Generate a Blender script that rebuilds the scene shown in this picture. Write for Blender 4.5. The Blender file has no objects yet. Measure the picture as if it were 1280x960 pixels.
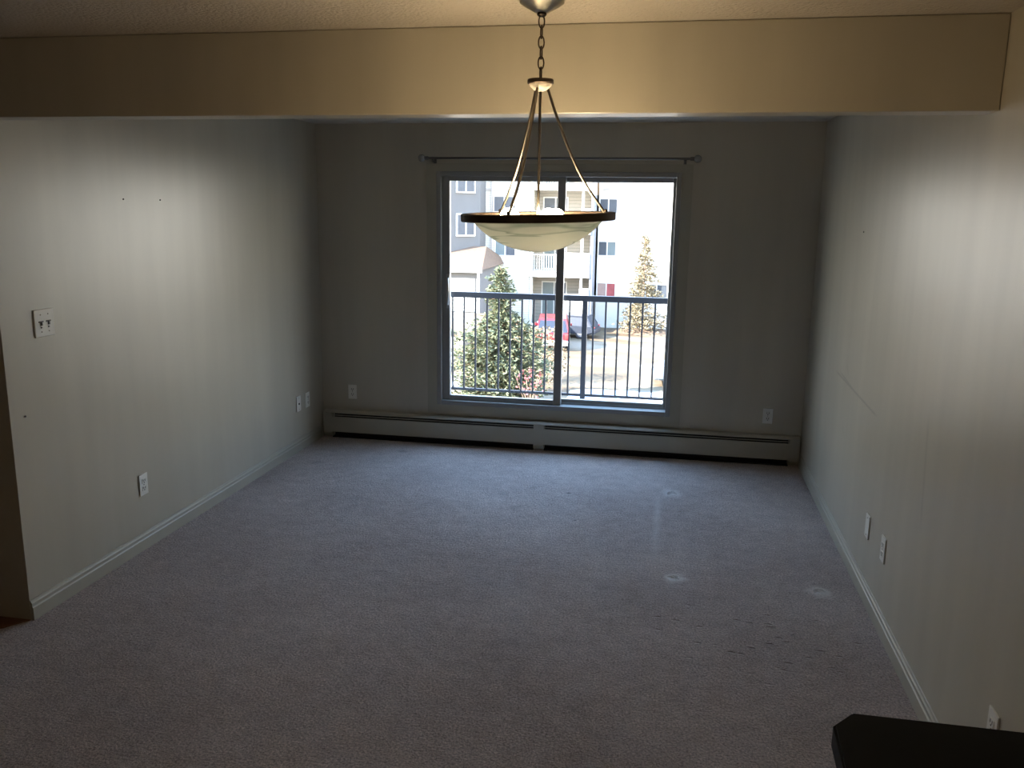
import bpy, bmesh, math, random
from mathutils import Vector, Matrix, Quaternion
PI = math.pi
C = bpy.context.scene.collection
sc = bpy.context.scene

# ------------------------------------------------------------------ camera
cam_d = bpy.data.cameras.new('camera'); cam = bpy.data.objects.new('camera', cam_d); C.objects.link(cam)
right = Vector((0.98274936, 0.18444249, 0.01358917)); up = Vector((-0.049993, 0.19419297, 0.97968862))
fwd = Vector((-0.17805729, 0.96346772, -0.20006385))
m = Matrix.Identity(4)
for i in range(3):
    m[i][0] = right[i]; m[i][1] = up[i]; m[i][2] = -fwd[i]
m[0][3], m[1][3], m[2][3] = 0.0, 0.0, 1.824
cam.matrix_world = m
cam_d.sensor_width = 36.0; cam_d.lens = 1069.77 / 1280 * 36.0
cam_d.clip_start = 0.02; cam_d.clip_end = 500
sc.camera = cam

# ------------------------------------------------------------------ light and exposure
sc.view_settings.view_transform = 'Standard'; sc.view_settings.look = 'None'
sc.view_settings.gamma = 1.0; sc.view_settings.use_curve_mapping = False
sc.view_settings.exposure = 0.0
SUN_DIR = Vector((-0.70, -0.52, 0.56)).normalized()      # towards the sun
SUN_E, SKY_E, BULB_E = 42.0, 12.3, 150.0
w = bpy.data.worlds.new('world'); sc.world = w; w.use_nodes = True
wn = w.node_tree; bg = wn.nodes['Background']
sky = wn.nodes.new('ShaderNodeTexSky'); sky.sky_type = 'HOSEK_WILKIE'
sky.sun_direction = SUN_DIR; sky.turbidity = 2.6; sky.ground_albedo = 0.5
# hazy pale horizon under a clear blue upper sky
wt_ = wn.nodes.new('ShaderNodeTexCoord'); wx_ = wn.nodes.new('ShaderNodeSeparateXYZ'); wn.links.new(wt_.outputs['Generated'], wx_.inputs[0])
wr = wn.nodes.new('ShaderNodeValToRGB'); wn.links.new(wx_.outputs[2], wr.inputs[0])
wr.color_ramp.elements[0].position = 0.16; wr.color_ramp.elements[0].color = (1.0, 0.93, 0.80, 1)
wr.color_ramp.elements[1].position = 0.42; wr.color_ramp.elements[1].color = (0.40, 0.64, 1.0, 1)
bc = wn.nodes.new('ShaderNodeMixRGB'); bc.inputs[0].default_value = 0.8
wn.links.new(sky.outputs[0], bc.inputs[1]); wn.links.new(wr.outputs[0], bc.inputs[2]); wn.links.new(bc.outputs[0], bg.inputs[0])
bg.inputs[1].default_value = SKY_E
sd = bpy.data.lights.new('sun', 'SUN'); sd.energy = SUN_E; sd.angle = math.radians(0.6); sd.color = (1.0, 0.92, 0.80)
so = bpy.data.objects.new('sun', sd); C.objects.link(so)
kd = bpy.data.lights.new('kitchen_light', 'POINT'); kd.energy = 5.5; kd.shadow_soft_size = .14; kd.color = (1.0, .72, .46)
ko = bpy.data.objects.new('kitchen_light', kd); C.objects.link(ko); ko.location = (-1.3, -1.2, 2.2)     # the kitchen lamp behind the viewer
so.rotation_euler = SUN_DIR.to_track_quat('Z', 'Y').to_euler()

# ------------------------------------------------------------------ materials
def nodes(name):
    mt = bpy.data.materials.new(name); mt.use_nodes = True
    nt = mt.node_tree; return mt, nt, nt.nodes['Principled BSDF']
def mat(name, col, rough=0.6, metal=0.0, spec=0.5, vary=0.0, vscale=8.0, bump=0.0, bscale=200.0, bdist=0.002, detail=4):
    mt, nt, b = nodes(name)
    b.inputs['Base Color'].default_value = (*col, 1); b.inputs['Roughness'].default_value = rough
    b.inputs['Metallic'].default_value = metal; b.inputs['Specular IOR Level'].default_value = spec
    if vary or bump:
        tc = nt.nodes.new('ShaderNodeTexCoord')
    if vary:
        n = nt.nodes.new('ShaderNodeTexNoise'); n.inputs['Scale'].default_value = vscale; n.inputs['Detail'].default_value = detail
        nt.links.new(tc.outputs['Object'], n.inputs['Vector'])
        r = nt.nodes.new('ShaderNodeValToRGB')
        r.color_ramp.elements[0].position = 0.3; r.color_ramp.elements[1].position = 0.7
        r.color_ramp.elements[0].color = (*[c * (1 - vary) for c in col], 1)
        r.color_ramp.elements[1].color = (*[min(1, c * (1 + vary)) for c in col], 1)
        nt.links.new(n.outputs[0], r.inputs[0]); nt.links.new(r.outputs[0], b.inputs['Base Color'])
    if bump:
        n2 = nt.nodes.new('ShaderNodeTexNoise'); n2.inputs['Scale'].default_value = bscale; n2.inputs['Detail'].default_value = 3
        nt.links.new(tc.outputs['Object'], n2.inputs['Vector'])
        bp = nt.nodes.new('ShaderNodeBump'); bp.inputs['Strength'].default_value = bump; bp.inputs['Distance'].default_value = bdist
        nt.links.new(n2.outputs[0], bp.inputs['Height']); nt.links.new(bp.outputs[0], b.inputs['Normal'])
    return mt

def math_n(nt, op, a, b=None, clamp=False):
    n = nt.nodes.new('ShaderNodeMath'); n.operation = op; n.use_clamp = clamp
    for i, v in enumerate((a, b)):
        if v is None: continue
        if isinstance(v, (int, float)): n.inputs[i].default_value = v
        else: nt.links.new(v, n.inputs[i])
    return n.outputs[0]

WALLC = (0.475, 0.44, 0.355)
def wall_mat(name, scuffs=False):
    mt, nt, b = nodes(name)
    b.inputs['Roughness'].default_value = 0.34; b.inputs['Specular IOR Level'].default_value = 0.85
    tc = nt.nodes.new('ShaderNodeTexCoord'); mp = nt.nodes.new('ShaderNodeMapping')
    nt.links.new(tc.outputs['Object'], mp.inputs['Vector'])
    mp.inputs['Scale'].default_value = (3.2, 3.2, 0.35)         # faint vertical roller lanes and grime
    n = nt.nodes.new('ShaderNodeTexNoise'); n.inputs['Scale'].default_value = 1.6; n.inputs['Detail'].default_value = 5
    nt.links.new(mp.outputs[0], n.inputs['Vector'])
    r = nt.nodes.new('ShaderNodeValToRGB')
    r.color_ramp.elements[0].position = 0.32; r.color_ramp.elements[1].position = 0.68
    r.color_ramp.elements[0].color = (*[c * 0.93 for c in WALLC], 1); r.color_ramp.elements[1].color = (*[c * 1.05 for c in WALLC], 1)
    nt.links.new(n.outputs[0], r.inputs[0]); col = r.outputs[0]
    if scuffs:
        sp = nt.nodes.new('ShaderNodeSeparateXYZ'); nt.links.new(tc.outputs['Object'], sp.inputs[0])
        Y, Z = sp.outputs[1], sp.outputs[2]
        mask = None
        # (y0,z0,y1,z1,halfwidth,strength)
        for (y0, z0, y1, z1, hw, st) in ((5.30, .905, 4.20, .882, .010, .38), (5.20, .925, 4.62, .885, .009, .35), (5.02, 1.02, 4.92, .93, .016, .26), (4.98, .66, 4.90, .60, .025, .22), (4.50, .62, 4.38, .70, .02, .08), (3.42, 1.1, 3.36, .62, .02, .16)):
            L = math.hypot(y1 - y0, z1 - z0); ux, uz = (y1 - y0) / L, (z1 - z0) / L
            dy = math_n(nt, 'SUBTRACT', Y, y0); dz = math_n(nt, 'SUBTRACT', Z, z0)
            t = math_n(nt, 'ADD', math_n(nt, 'MULTIPLY', dy, ux), math_n(nt, 'MULTIPLY', dz, uz))
            d = math_n(nt, 'ABSOLUTE', math_n(nt, 'SUBTRACT', math_n(nt, 'MULTIPLY', dy, uz), math_n(nt, 'MULTIPLY', dz, ux)))
            a = math_n(nt, 'SUBTRACT', 1.0, math_n(nt, 'DIVIDE', d, hw), clamp=True)
            e1 = math_n(nt, 'MULTIPLY', t, 12.0, clamp=True)
            e2 = math_n(nt, 'MULTIPLY', math_n(nt, 'SUBTRACT', L, t), 12.0, clamp=True)
            k = math_n(nt, 'MULTIPLY', math_n(nt, 'MULTIPLY', math_n(nt, 'MULTIPLY', a, e1), e2), st)
            mask = k if mask is None else math_n(nt, 'MAXIMUM', mask, k)
        mx = nt.nodes.new('ShaderNodeMixRGB'); nt.links.new(mask, mx.inputs[0]); nt.links.new(col, mx.inputs[1])
        mx.inputs[2].default_value = (0.06, 0.05, 0.04, 1); col = mx.outputs[0]
    nt.links.new(col, b.inputs['Base Color'])
    n2 = nt.nodes.new('ShaderNodeTexNoise'); n2.inputs['Scale'].default_value = 160; n2.inputs['Detail'].default_value = 2
    nt.links.new(tc.outputs['Object'], n2.inputs['Vector'])
    bp = nt.nodes.new('ShaderNodeBump'); bp.inputs['Strength'].default_value = 0.12; bp.inputs['Distance'].default_value = 0.001
    nt.links.new(n2.outputs[0], bp.inputs['Height']); nt.links.new(bp.outputs[0], b.inputs['Normal'])
    return mt

def carpet_mat():
    mt, nt, b = nodes('carpet')
    b.inputs['Roughness'].default_value = 0.95; b.inputs['Specular IOR Level'].default_value = 0.15
    b.inputs['Sheen Weight'].default_value = 0.25; b.inputs['Sheen Roughness'].default_value = 0.5
    tc = nt.nodes.new('ShaderNodeTexCoord'); P = tc.outputs['Object']
    def noise(s, d=4, v=P, rough=.55):
        n = nt.nodes.new('ShaderNodeTexNoise'); n.inputs['Scale'].default_value = s; n.inputs['Detail'].default_value = d
        n.inputs['Roughness'].default_value = rough; nt.links.new(v, n.inputs['Vector']); return n.outputs[0]
    big = noise(1.1, 4); fine = noise(110, 4, rough=.75); mid = noise(14, 4)
    r = nt.nodes.new('ShaderNodeValToRGB')
    r.color_ramp.elements[0].position = 0.36; r.color_ramp.elements[1].position = 0.66
    r.color_ramp.elements[0].color = (0.38, 0.31, 0.285, 1); r.color_ramp.elements[1].color = (0.60, 0.51, 0.475, 1)
    mixv = math_n(nt, 'ADD', math_n(nt, 'MULTIPLY', big, 0.6), math_n(nt, 'MULTIPLY', mid, 0.4))
    nt.links.new(mixv, r.inputs[0])
    fr = nt.nodes.new('ShaderNodeMapRange'); nt.links.new(fine, fr.inputs[0])
    fr.inputs[1].default_value = .3; fr.inputs[2].default_value = .7; fr.inputs[3].default_value = .30; fr.inputs[4].default_value = 1.70
    mul = nt.nodes.new('ShaderNodeVectorMath'); mul.operation = 'SCALE'; nt.links.new(r.outputs[0], mul.inputs[0]); nt.links.new(fr.outputs[0], mul.inputs['Scale'])
    col = mul.outputs[0]
    sp = nt.nodes.new('ShaderNodeSeparateXYZ'); nt.links.new(P, sp.inputs[0]); X, Y = sp.outputs[0], sp.outputs[1]
    wob = math_n(nt, 'MULTIPLY', math_n(nt, 'SUBTRACT', noise(16, 3), 0.5), 0.09)
    def dist(x, y, sy=1.0):
        dx = math_n(nt, 'SUBTRACT', X, x); dy = math_n(nt, 'MULTIPLY', math_n(nt, 'SUBTRACT', Y, y), sy)
        return math_n(nt, 'SQRT', math_n(nt, 'ADD', math_n(nt, 'MULTIPLY', dx, dx), math_n(nt, 'MULTIPLY', dy, dy)))
    light = None; dent = None
    for (x, y, rad, st) in ((0.085, 4.14, .060, .80), (0.785, 4.13, .060, .65), (0.065, 5.50, .075, .45)):
        d = math_n(nt, 'ADD', dist(x, y, 0.85), wob)
        k = math_n(nt, 'MULTIPLY', math_n(nt, 'SUBTRACT', 1.0, math_n(nt, 'MULTIPLY', math_n(nt, 'SUBTRACT', d, rad * .55), 1 / (rad * .6)), clamp=True), st)
        light = k if light is None else math_n(nt, 'MAXIMUM', light, k)
        g = math_n(nt, 'SUBTRACT', 1.0, math_n(nt, 'DIVIDE', d, rad * .45), clamp=True)
        dent = g if dent is None else math_n(nt, 'MAXIMUM', dent, g)
    # pale crease where a rug edge lay: x ~ -0.02, y 4.45..5.4
    cd = math_n(nt, 'ABSOLUTE', math_n(nt, 'ADD', math_n(nt, 'SUBTRACT', X, -0.02), math_n(nt, 'MULTIPLY', wob, .35)))
    ck = math_n(nt, 'SUBTRACT', 1.0, math_n(nt, 'DIVIDE', cd, 0.035), clamp=True)
    ce = math_n(nt, 'MULTIPLY', math_n(nt, 'MULTIPLY', math_n(nt, 'SUBTRACT', Y, 4.25), 2.2, clamp=True), math_n(nt, 'MULTIPLY', math_n(nt, 'SUBTRACT', 5.5, Y), 3.0, clamp=True))
    light = math_n(nt, 'MAXIMUM', light, math_n(nt, 'MULTIPLY', math_n(nt, 'MULTIPLY', ck, ce), .38))
    mx = nt.nodes.new('ShaderNodeMixRGB'); nt.links.new(light, mx.inputs[0]); nt.links.new(col, mx.inputs[1]); mx.inputs[2].default_value = (.80, .76, .72, 1); col = mx.outputs[0]
    # small dark stains
    dark = None
    for (x, y, rad, st) in ((-1.96, 6.05, .06, .45), (-2.47, 5.63, .06, .4), (-0.60, 5.35, .022, .75), (-0.50, 4.86, .012, .9), (-1.02, 5.24, .045, .35), (-.9, 5.0, .06, .22), (-.85, 5.42, .05, .2)):
        d = math_n(nt, 'ADD', dist(x, y), math_n(nt, 'MULTIPLY', wob, .4))
        k = math_n(nt, 'MULTIPLY', math_n(nt, 'SUBTRACT', 1.0, math_n(nt, 'DIVIDE', d, rad), clamp=True), st)
        dark = k if dark is None else math_n(nt, 'MAXIMUM', dark, k)
    mx2 = nt.nodes.new('ShaderNodeMixRGB'); nt.links.new(dark, mx2.inputs[0]); nt.links.new(col, mx2.inputs[1]); mx2.inputs[2].default_value = (.03, .025, .025, 1)
    nt.links.new(mx2.outputs[0], b.inputs['Base Color'])
    # tufts and trodden hollows in the foreground right
    mp = nt.nodes.new('ShaderNodeMapping'); mp.inputs['Scale'].default_value = (1.0, 2.2, 1); nt.links.new(P, mp.inputs['Vector'])
    vor = nt.nodes.new('ShaderNodeTexVoronoi'); vor.inputs['Scale'].default_value = 9; nt.links.new(mp.outputs[0], vor.inputs['Vector'])
    pit = math_n(nt, 'SUBTRACT', 1.0, math_n(nt, 'MULTIPLY', vor.outputs['Distance'], 5.5), clamp=True)
    area = math_n(nt, 'SUBTRACT', 1.0, math_n(nt, 'MULTIPLY', dist(.42, 3.6, 1.3), 1.7), clamp=True)
    pit = math_n(nt, 'MULTIPLY', pit, area)
    h = math_n(nt, 'ADD', math_n(nt, 'MULTIPLY', fine, .55), math_n(nt, 'MULTIPLY', noise(45, 3), .5))
    h = math_n(nt, 'ADD', h, math_n(nt, 'MULTIPLY', noise(5, 4), .9))
    h = math_n(nt, 'SUBTRACT', h, math_n(nt, 'MULTIPLY', pit, 4.0)); h = math_n(nt, 'SUBTRACT', h, math_n(nt, 'MULTIPLY', dent, 1.6))
    bp = nt.nodes.new('ShaderNodeBump'); bp.inputs['Strength'].default_value = 1.0; bp.inputs['Distance'].default_value = 0.018
    nt.links.new(h, bp.inputs['Height']); nt.links.new(bp.outputs[0], b.inputs['Normal'])
    return mt

def popcorn_mat():
    mt, nt, b = nodes('popcorn_ceiling')
    b.inputs['Base Color'].default_value = (.56, .51, .435, 1); b.inputs['Roughness'].default_value = .9
    tc = nt.nodes.new('ShaderNodeTexCoord')
    v = nt.nodes.new('ShaderNodeTexVoronoi'); v.inputs['Scale'].default_value = 75; nt.links.new(tc.outputs['Object'], v.inputs['Vector'])
    n = nt.nodes.new('ShaderNodeTexNoise'); n.inputs['Scale'].default_value = 110; n.inputs['Detail'].default_value = 4; nt.links.new(tc.outputs['Object'], n.inputs['Vector'])
    h = math_n(nt, 'ADD', math_n(nt, 'SUBTRACT', 1, v.outputs['Distance']), math_n(nt, 'MULTIPLY', n.outputs[0], 1.3))
    bp = nt.nodes.new('ShaderNodeBump'); bp.inputs['Strength'].default_value = 0.75; bp.inputs['Distance'].default_value = 0.0045
    nt.links.new(h, bp.inputs['Height']); nt.links.new(bp.outputs[0], b.inputs['Normal'])
    return mt

def glass_mat(name, tint=(1, 1, 1), gloss=.05):
    mt = bpy.data.materials.new(name); mt.use_nodes = True; nt = mt.node_tree; nt.nodes.clear()
    o = nt.nodes.new('ShaderNodeOutputMaterial'); t = nt.nodes.new('ShaderNodeBsdfTransparent'); t.inputs[0].default_value = (*tint, 1)
    g = nt.nodes.new('ShaderNodeBsdfGlossy'); g.inputs['Roughness'].default_value = 0.02
    mx = nt.nodes.new('ShaderNodeMixShader'); mx.inputs[0].default_value = gloss
    nt.links.new(t.outputs[0], mx.inputs[1]); nt.links.new(g.outputs[0], mx.inputs[2]); nt.links.new(mx.outputs[0], o.inputs[0])
    return mt

def alabaster_mat():
    mt, nt, b = nodes('alabaster_glass')
    tc = nt.nodes.new('ShaderNodeTexCoord'); mp = nt.nodes.new('ShaderNodeMapping'); mp.inputs['Scale'].default_value = (1.0, 1.0, 13)
    mp.inputs['Rotation'].default_value = (.12, .22, 0)
    nt.links.new(tc.outputs['Object'], mp.inputs['Vector'])
    n = nt.nodes.new('ShaderNodeTexNoise'); n.inputs['Scale'].default_value = 2.6; n.inputs['Detail'].default_value = 2; n.inputs['Distortion'].default_value = .5
    nt.links.new(mp.outputs[0], n.inputs['Vector'])
    r = nt.nodes.new('ShaderNodeValToRGB'); els = r.color_ramp.elements
    els[0].position = .40; els[0].color = (.76, .80, .80, 1); els[1].position = .56; els[1].color = (.78, .82, .82, 1)
    e = els.new(.475); e.color = (.40, .48, .48, 1); e = els.new(.50); e.color = (.74, .79, .80, 1)
    nt.links.new(n.outputs[0], r.inputs[0])
    nt.nodes.remove(b)
    o = nt.nodes['Material Output']
    d = nt.nodes.new('ShaderNodeBsdfDiffuse'); t = nt.nodes.new('ShaderNodeBsdfTranslucent'); g = nt.nodes.new('ShaderNodeBsdfGlossy'); g.inputs['Roughness'].default_value = .15
    for x in (d, t): nt.links.new(r.outputs[0], x.inputs[0])
    m1 = nt.nodes.new('ShaderNodeMixShader'); m1.inputs[0].default_value = .33; nt.links.new(d.outputs[0], m1.inputs[1]); nt.links.new(t.outputs[0], m1.inputs[2])
    m2 = nt.nodes.new('ShaderNodeMixShader'); m2.inputs[0].default_value = .06; nt.links.new(m1.outputs[0], m2.inputs[1]); nt.links.new(g.outputs[0], m2.inputs[2])
    nt.links.new(m2.outputs[0], o.inputs[0])
    return mt

def emit_mat(name, col, e):
    mt = bpy.data.materials.new(name); mt.use_nodes = True; nt = mt.node_tree; nt.nodes.clear()
    o = nt.nodes.new('ShaderNodeOutputMaterial'); em = nt.nodes.new('ShaderNodeEmission'); em.inputs[0].default_value = (*col, 1); em.inputs[1].default_value = e
    nt.links.new(em.outputs[0], o.inputs[0]); return mt

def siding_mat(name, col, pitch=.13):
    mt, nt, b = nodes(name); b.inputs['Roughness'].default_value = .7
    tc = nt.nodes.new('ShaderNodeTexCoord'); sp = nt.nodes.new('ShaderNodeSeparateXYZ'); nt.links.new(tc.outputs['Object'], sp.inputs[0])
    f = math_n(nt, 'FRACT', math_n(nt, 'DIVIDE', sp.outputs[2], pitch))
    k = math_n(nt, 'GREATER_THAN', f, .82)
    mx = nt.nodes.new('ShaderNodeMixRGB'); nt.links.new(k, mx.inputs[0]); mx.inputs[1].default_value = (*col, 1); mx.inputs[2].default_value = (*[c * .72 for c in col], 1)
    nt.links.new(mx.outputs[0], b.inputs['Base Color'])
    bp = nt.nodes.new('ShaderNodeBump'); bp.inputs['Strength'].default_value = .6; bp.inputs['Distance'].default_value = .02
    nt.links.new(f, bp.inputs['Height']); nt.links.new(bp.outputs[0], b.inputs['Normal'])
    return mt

def ground_mat():
    mt, nt, b = nodes('sandy_lot'); b.inputs['Roughness'].default_value = .9
    tc = nt.nodes.new('ShaderNodeTexCoord'); mp = nt.nodes.new('ShaderNodeMapping'); mp.inputs['Scale'].default_value = (.22, .5, 1); mp.inputs['Rotation'].default_value = (0, 0, .25)
    nt.links.new(tc.outputs['Object'], mp.inputs['Vector'])
    n = nt.nodes.new('ShaderNodeTexNoise'); n.inputs['Scale'].default_value = 1.0; n.inputs['Detail'].default_value = 6; n.inputs['Distortion'].default_value = .5
    nt.links.new(mp.outputs[0], n.inputs['Vector'])
    r = nt.nodes.new('ShaderNodeValToRGB'); els = r.color_ramp.elements
    els[0].position = .36; els[0].color = (.085, .054, .028, 1); els[1].position = .66; els[1].color = (.19, .165, .13, 1)
    e = els.new(.47); e.color = (.105, .075, .042, 1)
    nt.links.new(n.outputs[0], r.inputs[0]); nt.links.new(r.outputs[0], b.inputs['Base Color'])
    return mt

def foliage_mat(name, c0, c1):
    mt, nt, b = nodes(name); b.inputs['Roughness'].default_value = .7
    tc = nt.nodes.new('ShaderNodeTexCoord'); n = nt.nodes.new('ShaderNodeTexNoise'); n.inputs['Scale'].default_value = 5; n.inputs['Detail'].default_value = 3
    nt.links.new(tc.outputs['Object'], n.inputs['Vector']); r = nt.nodes.new('ShaderNodeValToRGB')
    r.color_ramp.elements[0].position = .35; r.color_ramp.elements[1].position = .65
    r.color_ramp.elements[0].color = (*c0, 1); r.color_ramp.elements[1].color = (*c1, 1)
    nt.links.new(n.outputs[0], r.inputs[0]); nt.links.new(r.outputs[0], b.inputs['Base Color'])
    return mt

M = dict(
    wall=wall_mat('greige_wall'), wall_scuffed=wall_mat('greige_wall_scuffed', True), carpet=carpet_mat(), popcorn=popcorn_mat(),
    trim=mat('painted_trim', (.40, .375, .30), .5, vary=.03, vscale=5),
    hall_slab=mat('red_brown_slab', (.20, .09, .045), .4, vary=.2, vscale=12),
    vinyl=mat('white_vinyl', (.30, .305, .30), .35, vary=.03, vscale=6), metal_grey=mat('dull_aluminium', (.45, .46, .47), .35, .9, vary=.05),
    heater=mat('heater_enamel', (.42, .40, .33), .42, vary=.03, vscale=7), gap_shade=mat('heater_inside_shade', (.02, .02, .02), .8, vary=.1), fin=mat('fin_shaded_aluminium', (.07, .07, .07), .5, .7, vary=.1),  # heater inside and fins coloured near-black as the shade between the panels
    plate=mat('ivory_plate', (.78, .77, .72), .35, vary=.02), slot=mat('slot_black', (.02, .02, .02), .6, vary=.1), screw=mat('screw_head', (.35, .33, .28), .4, .8, vary=.05),
    toggle=mat('dark_toggle', (.05, .045, .04), .4, vary=.1), nail=mat('dark_nail', (.05, .045, .04), .5, .6, vary=.1),
    bronze=mat('brushed_nickel', (.30, .265, .22), .30, 1.0, vary=.08, vscale=30), bronze_dark=mat('dark_bronze', (.085, .062, .045), .38, .7, vary=.1, vscale=20),
    canopy=mat('pewter_canopy', (.34, .33, .29), .32, 1.0, vary=.05), cream=mat('cream_hub', (.75, .68, .58), .35, vary=.04),
    rod=mat('curtain_rod_bronze', (.16, .15, .14), .35, .8, vary=.05), finial=mat('finial_glass', (.35, .35, .34), .12, .3, vary=.05),
    alabaster=alabaster_mat(), bulb=emit_mat('lit_bulb', (1.0, .74, .44), BULB_E), socket=mat('socket_white', (.7, .68, .62), .5, vary=.03),
    glass=glass_mat('window_glass', (.97, .985, 1.0), .04), black=mat('black_laminate', (.003, .003, .003), .5, spec=.12, vary=.15, vscale=60),
    panel=mat('bar_panel', (.22, .18, .13), .6, vary=.05),
    rail=mat('grey_blue_rail_paint', (.035, .04, .055), .5, vary=.05), deck=mat('balcony_deck', (.35, .35, .34), .8, vary=.1), stucco=mat('outer_stucco', (.45, .43, .38), .9, vary=.05, bump=.3, bscale=60),
    b_wall=siding_mat('cream_siding', (.62, .585, .51)), b_white=mat('white_fascia', (.66, .64, .59), .6, vary=.03, vscale=2),
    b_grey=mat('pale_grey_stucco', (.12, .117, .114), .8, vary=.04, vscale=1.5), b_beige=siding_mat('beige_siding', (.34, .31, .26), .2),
    b_band=mat('taupe_trim', (.38, .34, .30), .7, vary=.05), b_pane=mat('far_window_glass', (.05, .06, .075), .4, vary=.1, vscale=3),
    b_pane_pale=mat('far_window_pale_blind', (.14, .17, .17), .5, vary=.06, vscale=3), b_curtain_red=mat('far_red_curtain', (.36, .08, .08), .7, vary=.15, vscale=3),
    b_curtain_pink=mat('far_peach_curtain', (.38, .26, .22), .7, vary=.1, vscale=3), b_side_shade=mat('side_wall_shade', (.17, .18, .20), .7, vary=.04),
    shingle=mat('tan_shingles', (.135, .085, .055), .9, vary=.16, vscale=6, bump=.4, bscale=12, bdist=.03), g_door=mat('garage_door_white', (.80, .80, .74), .5, vary=.03, vscale=3),
    ground=ground_mat(), snow=mat('snow', (.60, .62, .66), .6, vary=.04, vscale=2, bump=.4, bscale=6, bdist=.05), grass=mat('dry_grass', (.16, .105, .055), .95, vary=.25, vscale=3, bump=.5, bscale=20, bdist=.03),
    mulch=mat('brown_bed', (.11, .075, .05), .95, vary=.3, vscale=4, bump=.5, bscale=20, bdist=.03),
    spruce=foliage_mat('spruce_needles', (.05, .065, .03), (.17, .18, .10)), spruce_pale=foliage_mat('pale_needles', (.14, .11, .06), (.30, .26, .17)),
    shrub=foliage_mat('shrub_leaves', (.15, .10, .055), (.25, .185, .10)), redtwig=foliage_mat('red_twigs', (.20, .035, .04), (.26, .10, .09)), bark=mat('bark', (.22, .15, .10), .9, vary=.2),
    car_red=mat('red_car_paint', (.2, .015, .022), .3, vary=.04), car_silver=mat('silver_car_paint', (.13, .145, .16), .45, .1, vary=.03), car_dark=mat('dark_car_paint', (.02, .026, .04), .5, vary=.05),
    car_white=mat('white_bumper', (.75, .75, .75), .4, vary=.04), car_glass=mat('car_glass', (.015, .02, .035), .4, vary=.1), tyre=mat('tyre_rubber', (.03, .03, .035), .8, vary=.1), hub=mat('wheel_hub', (.5, .5, .52), .3, .8, vary=.05),
    tail=mat('tail_lamp', (.55, .04, .04), .3, vary=.05),
)

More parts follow.
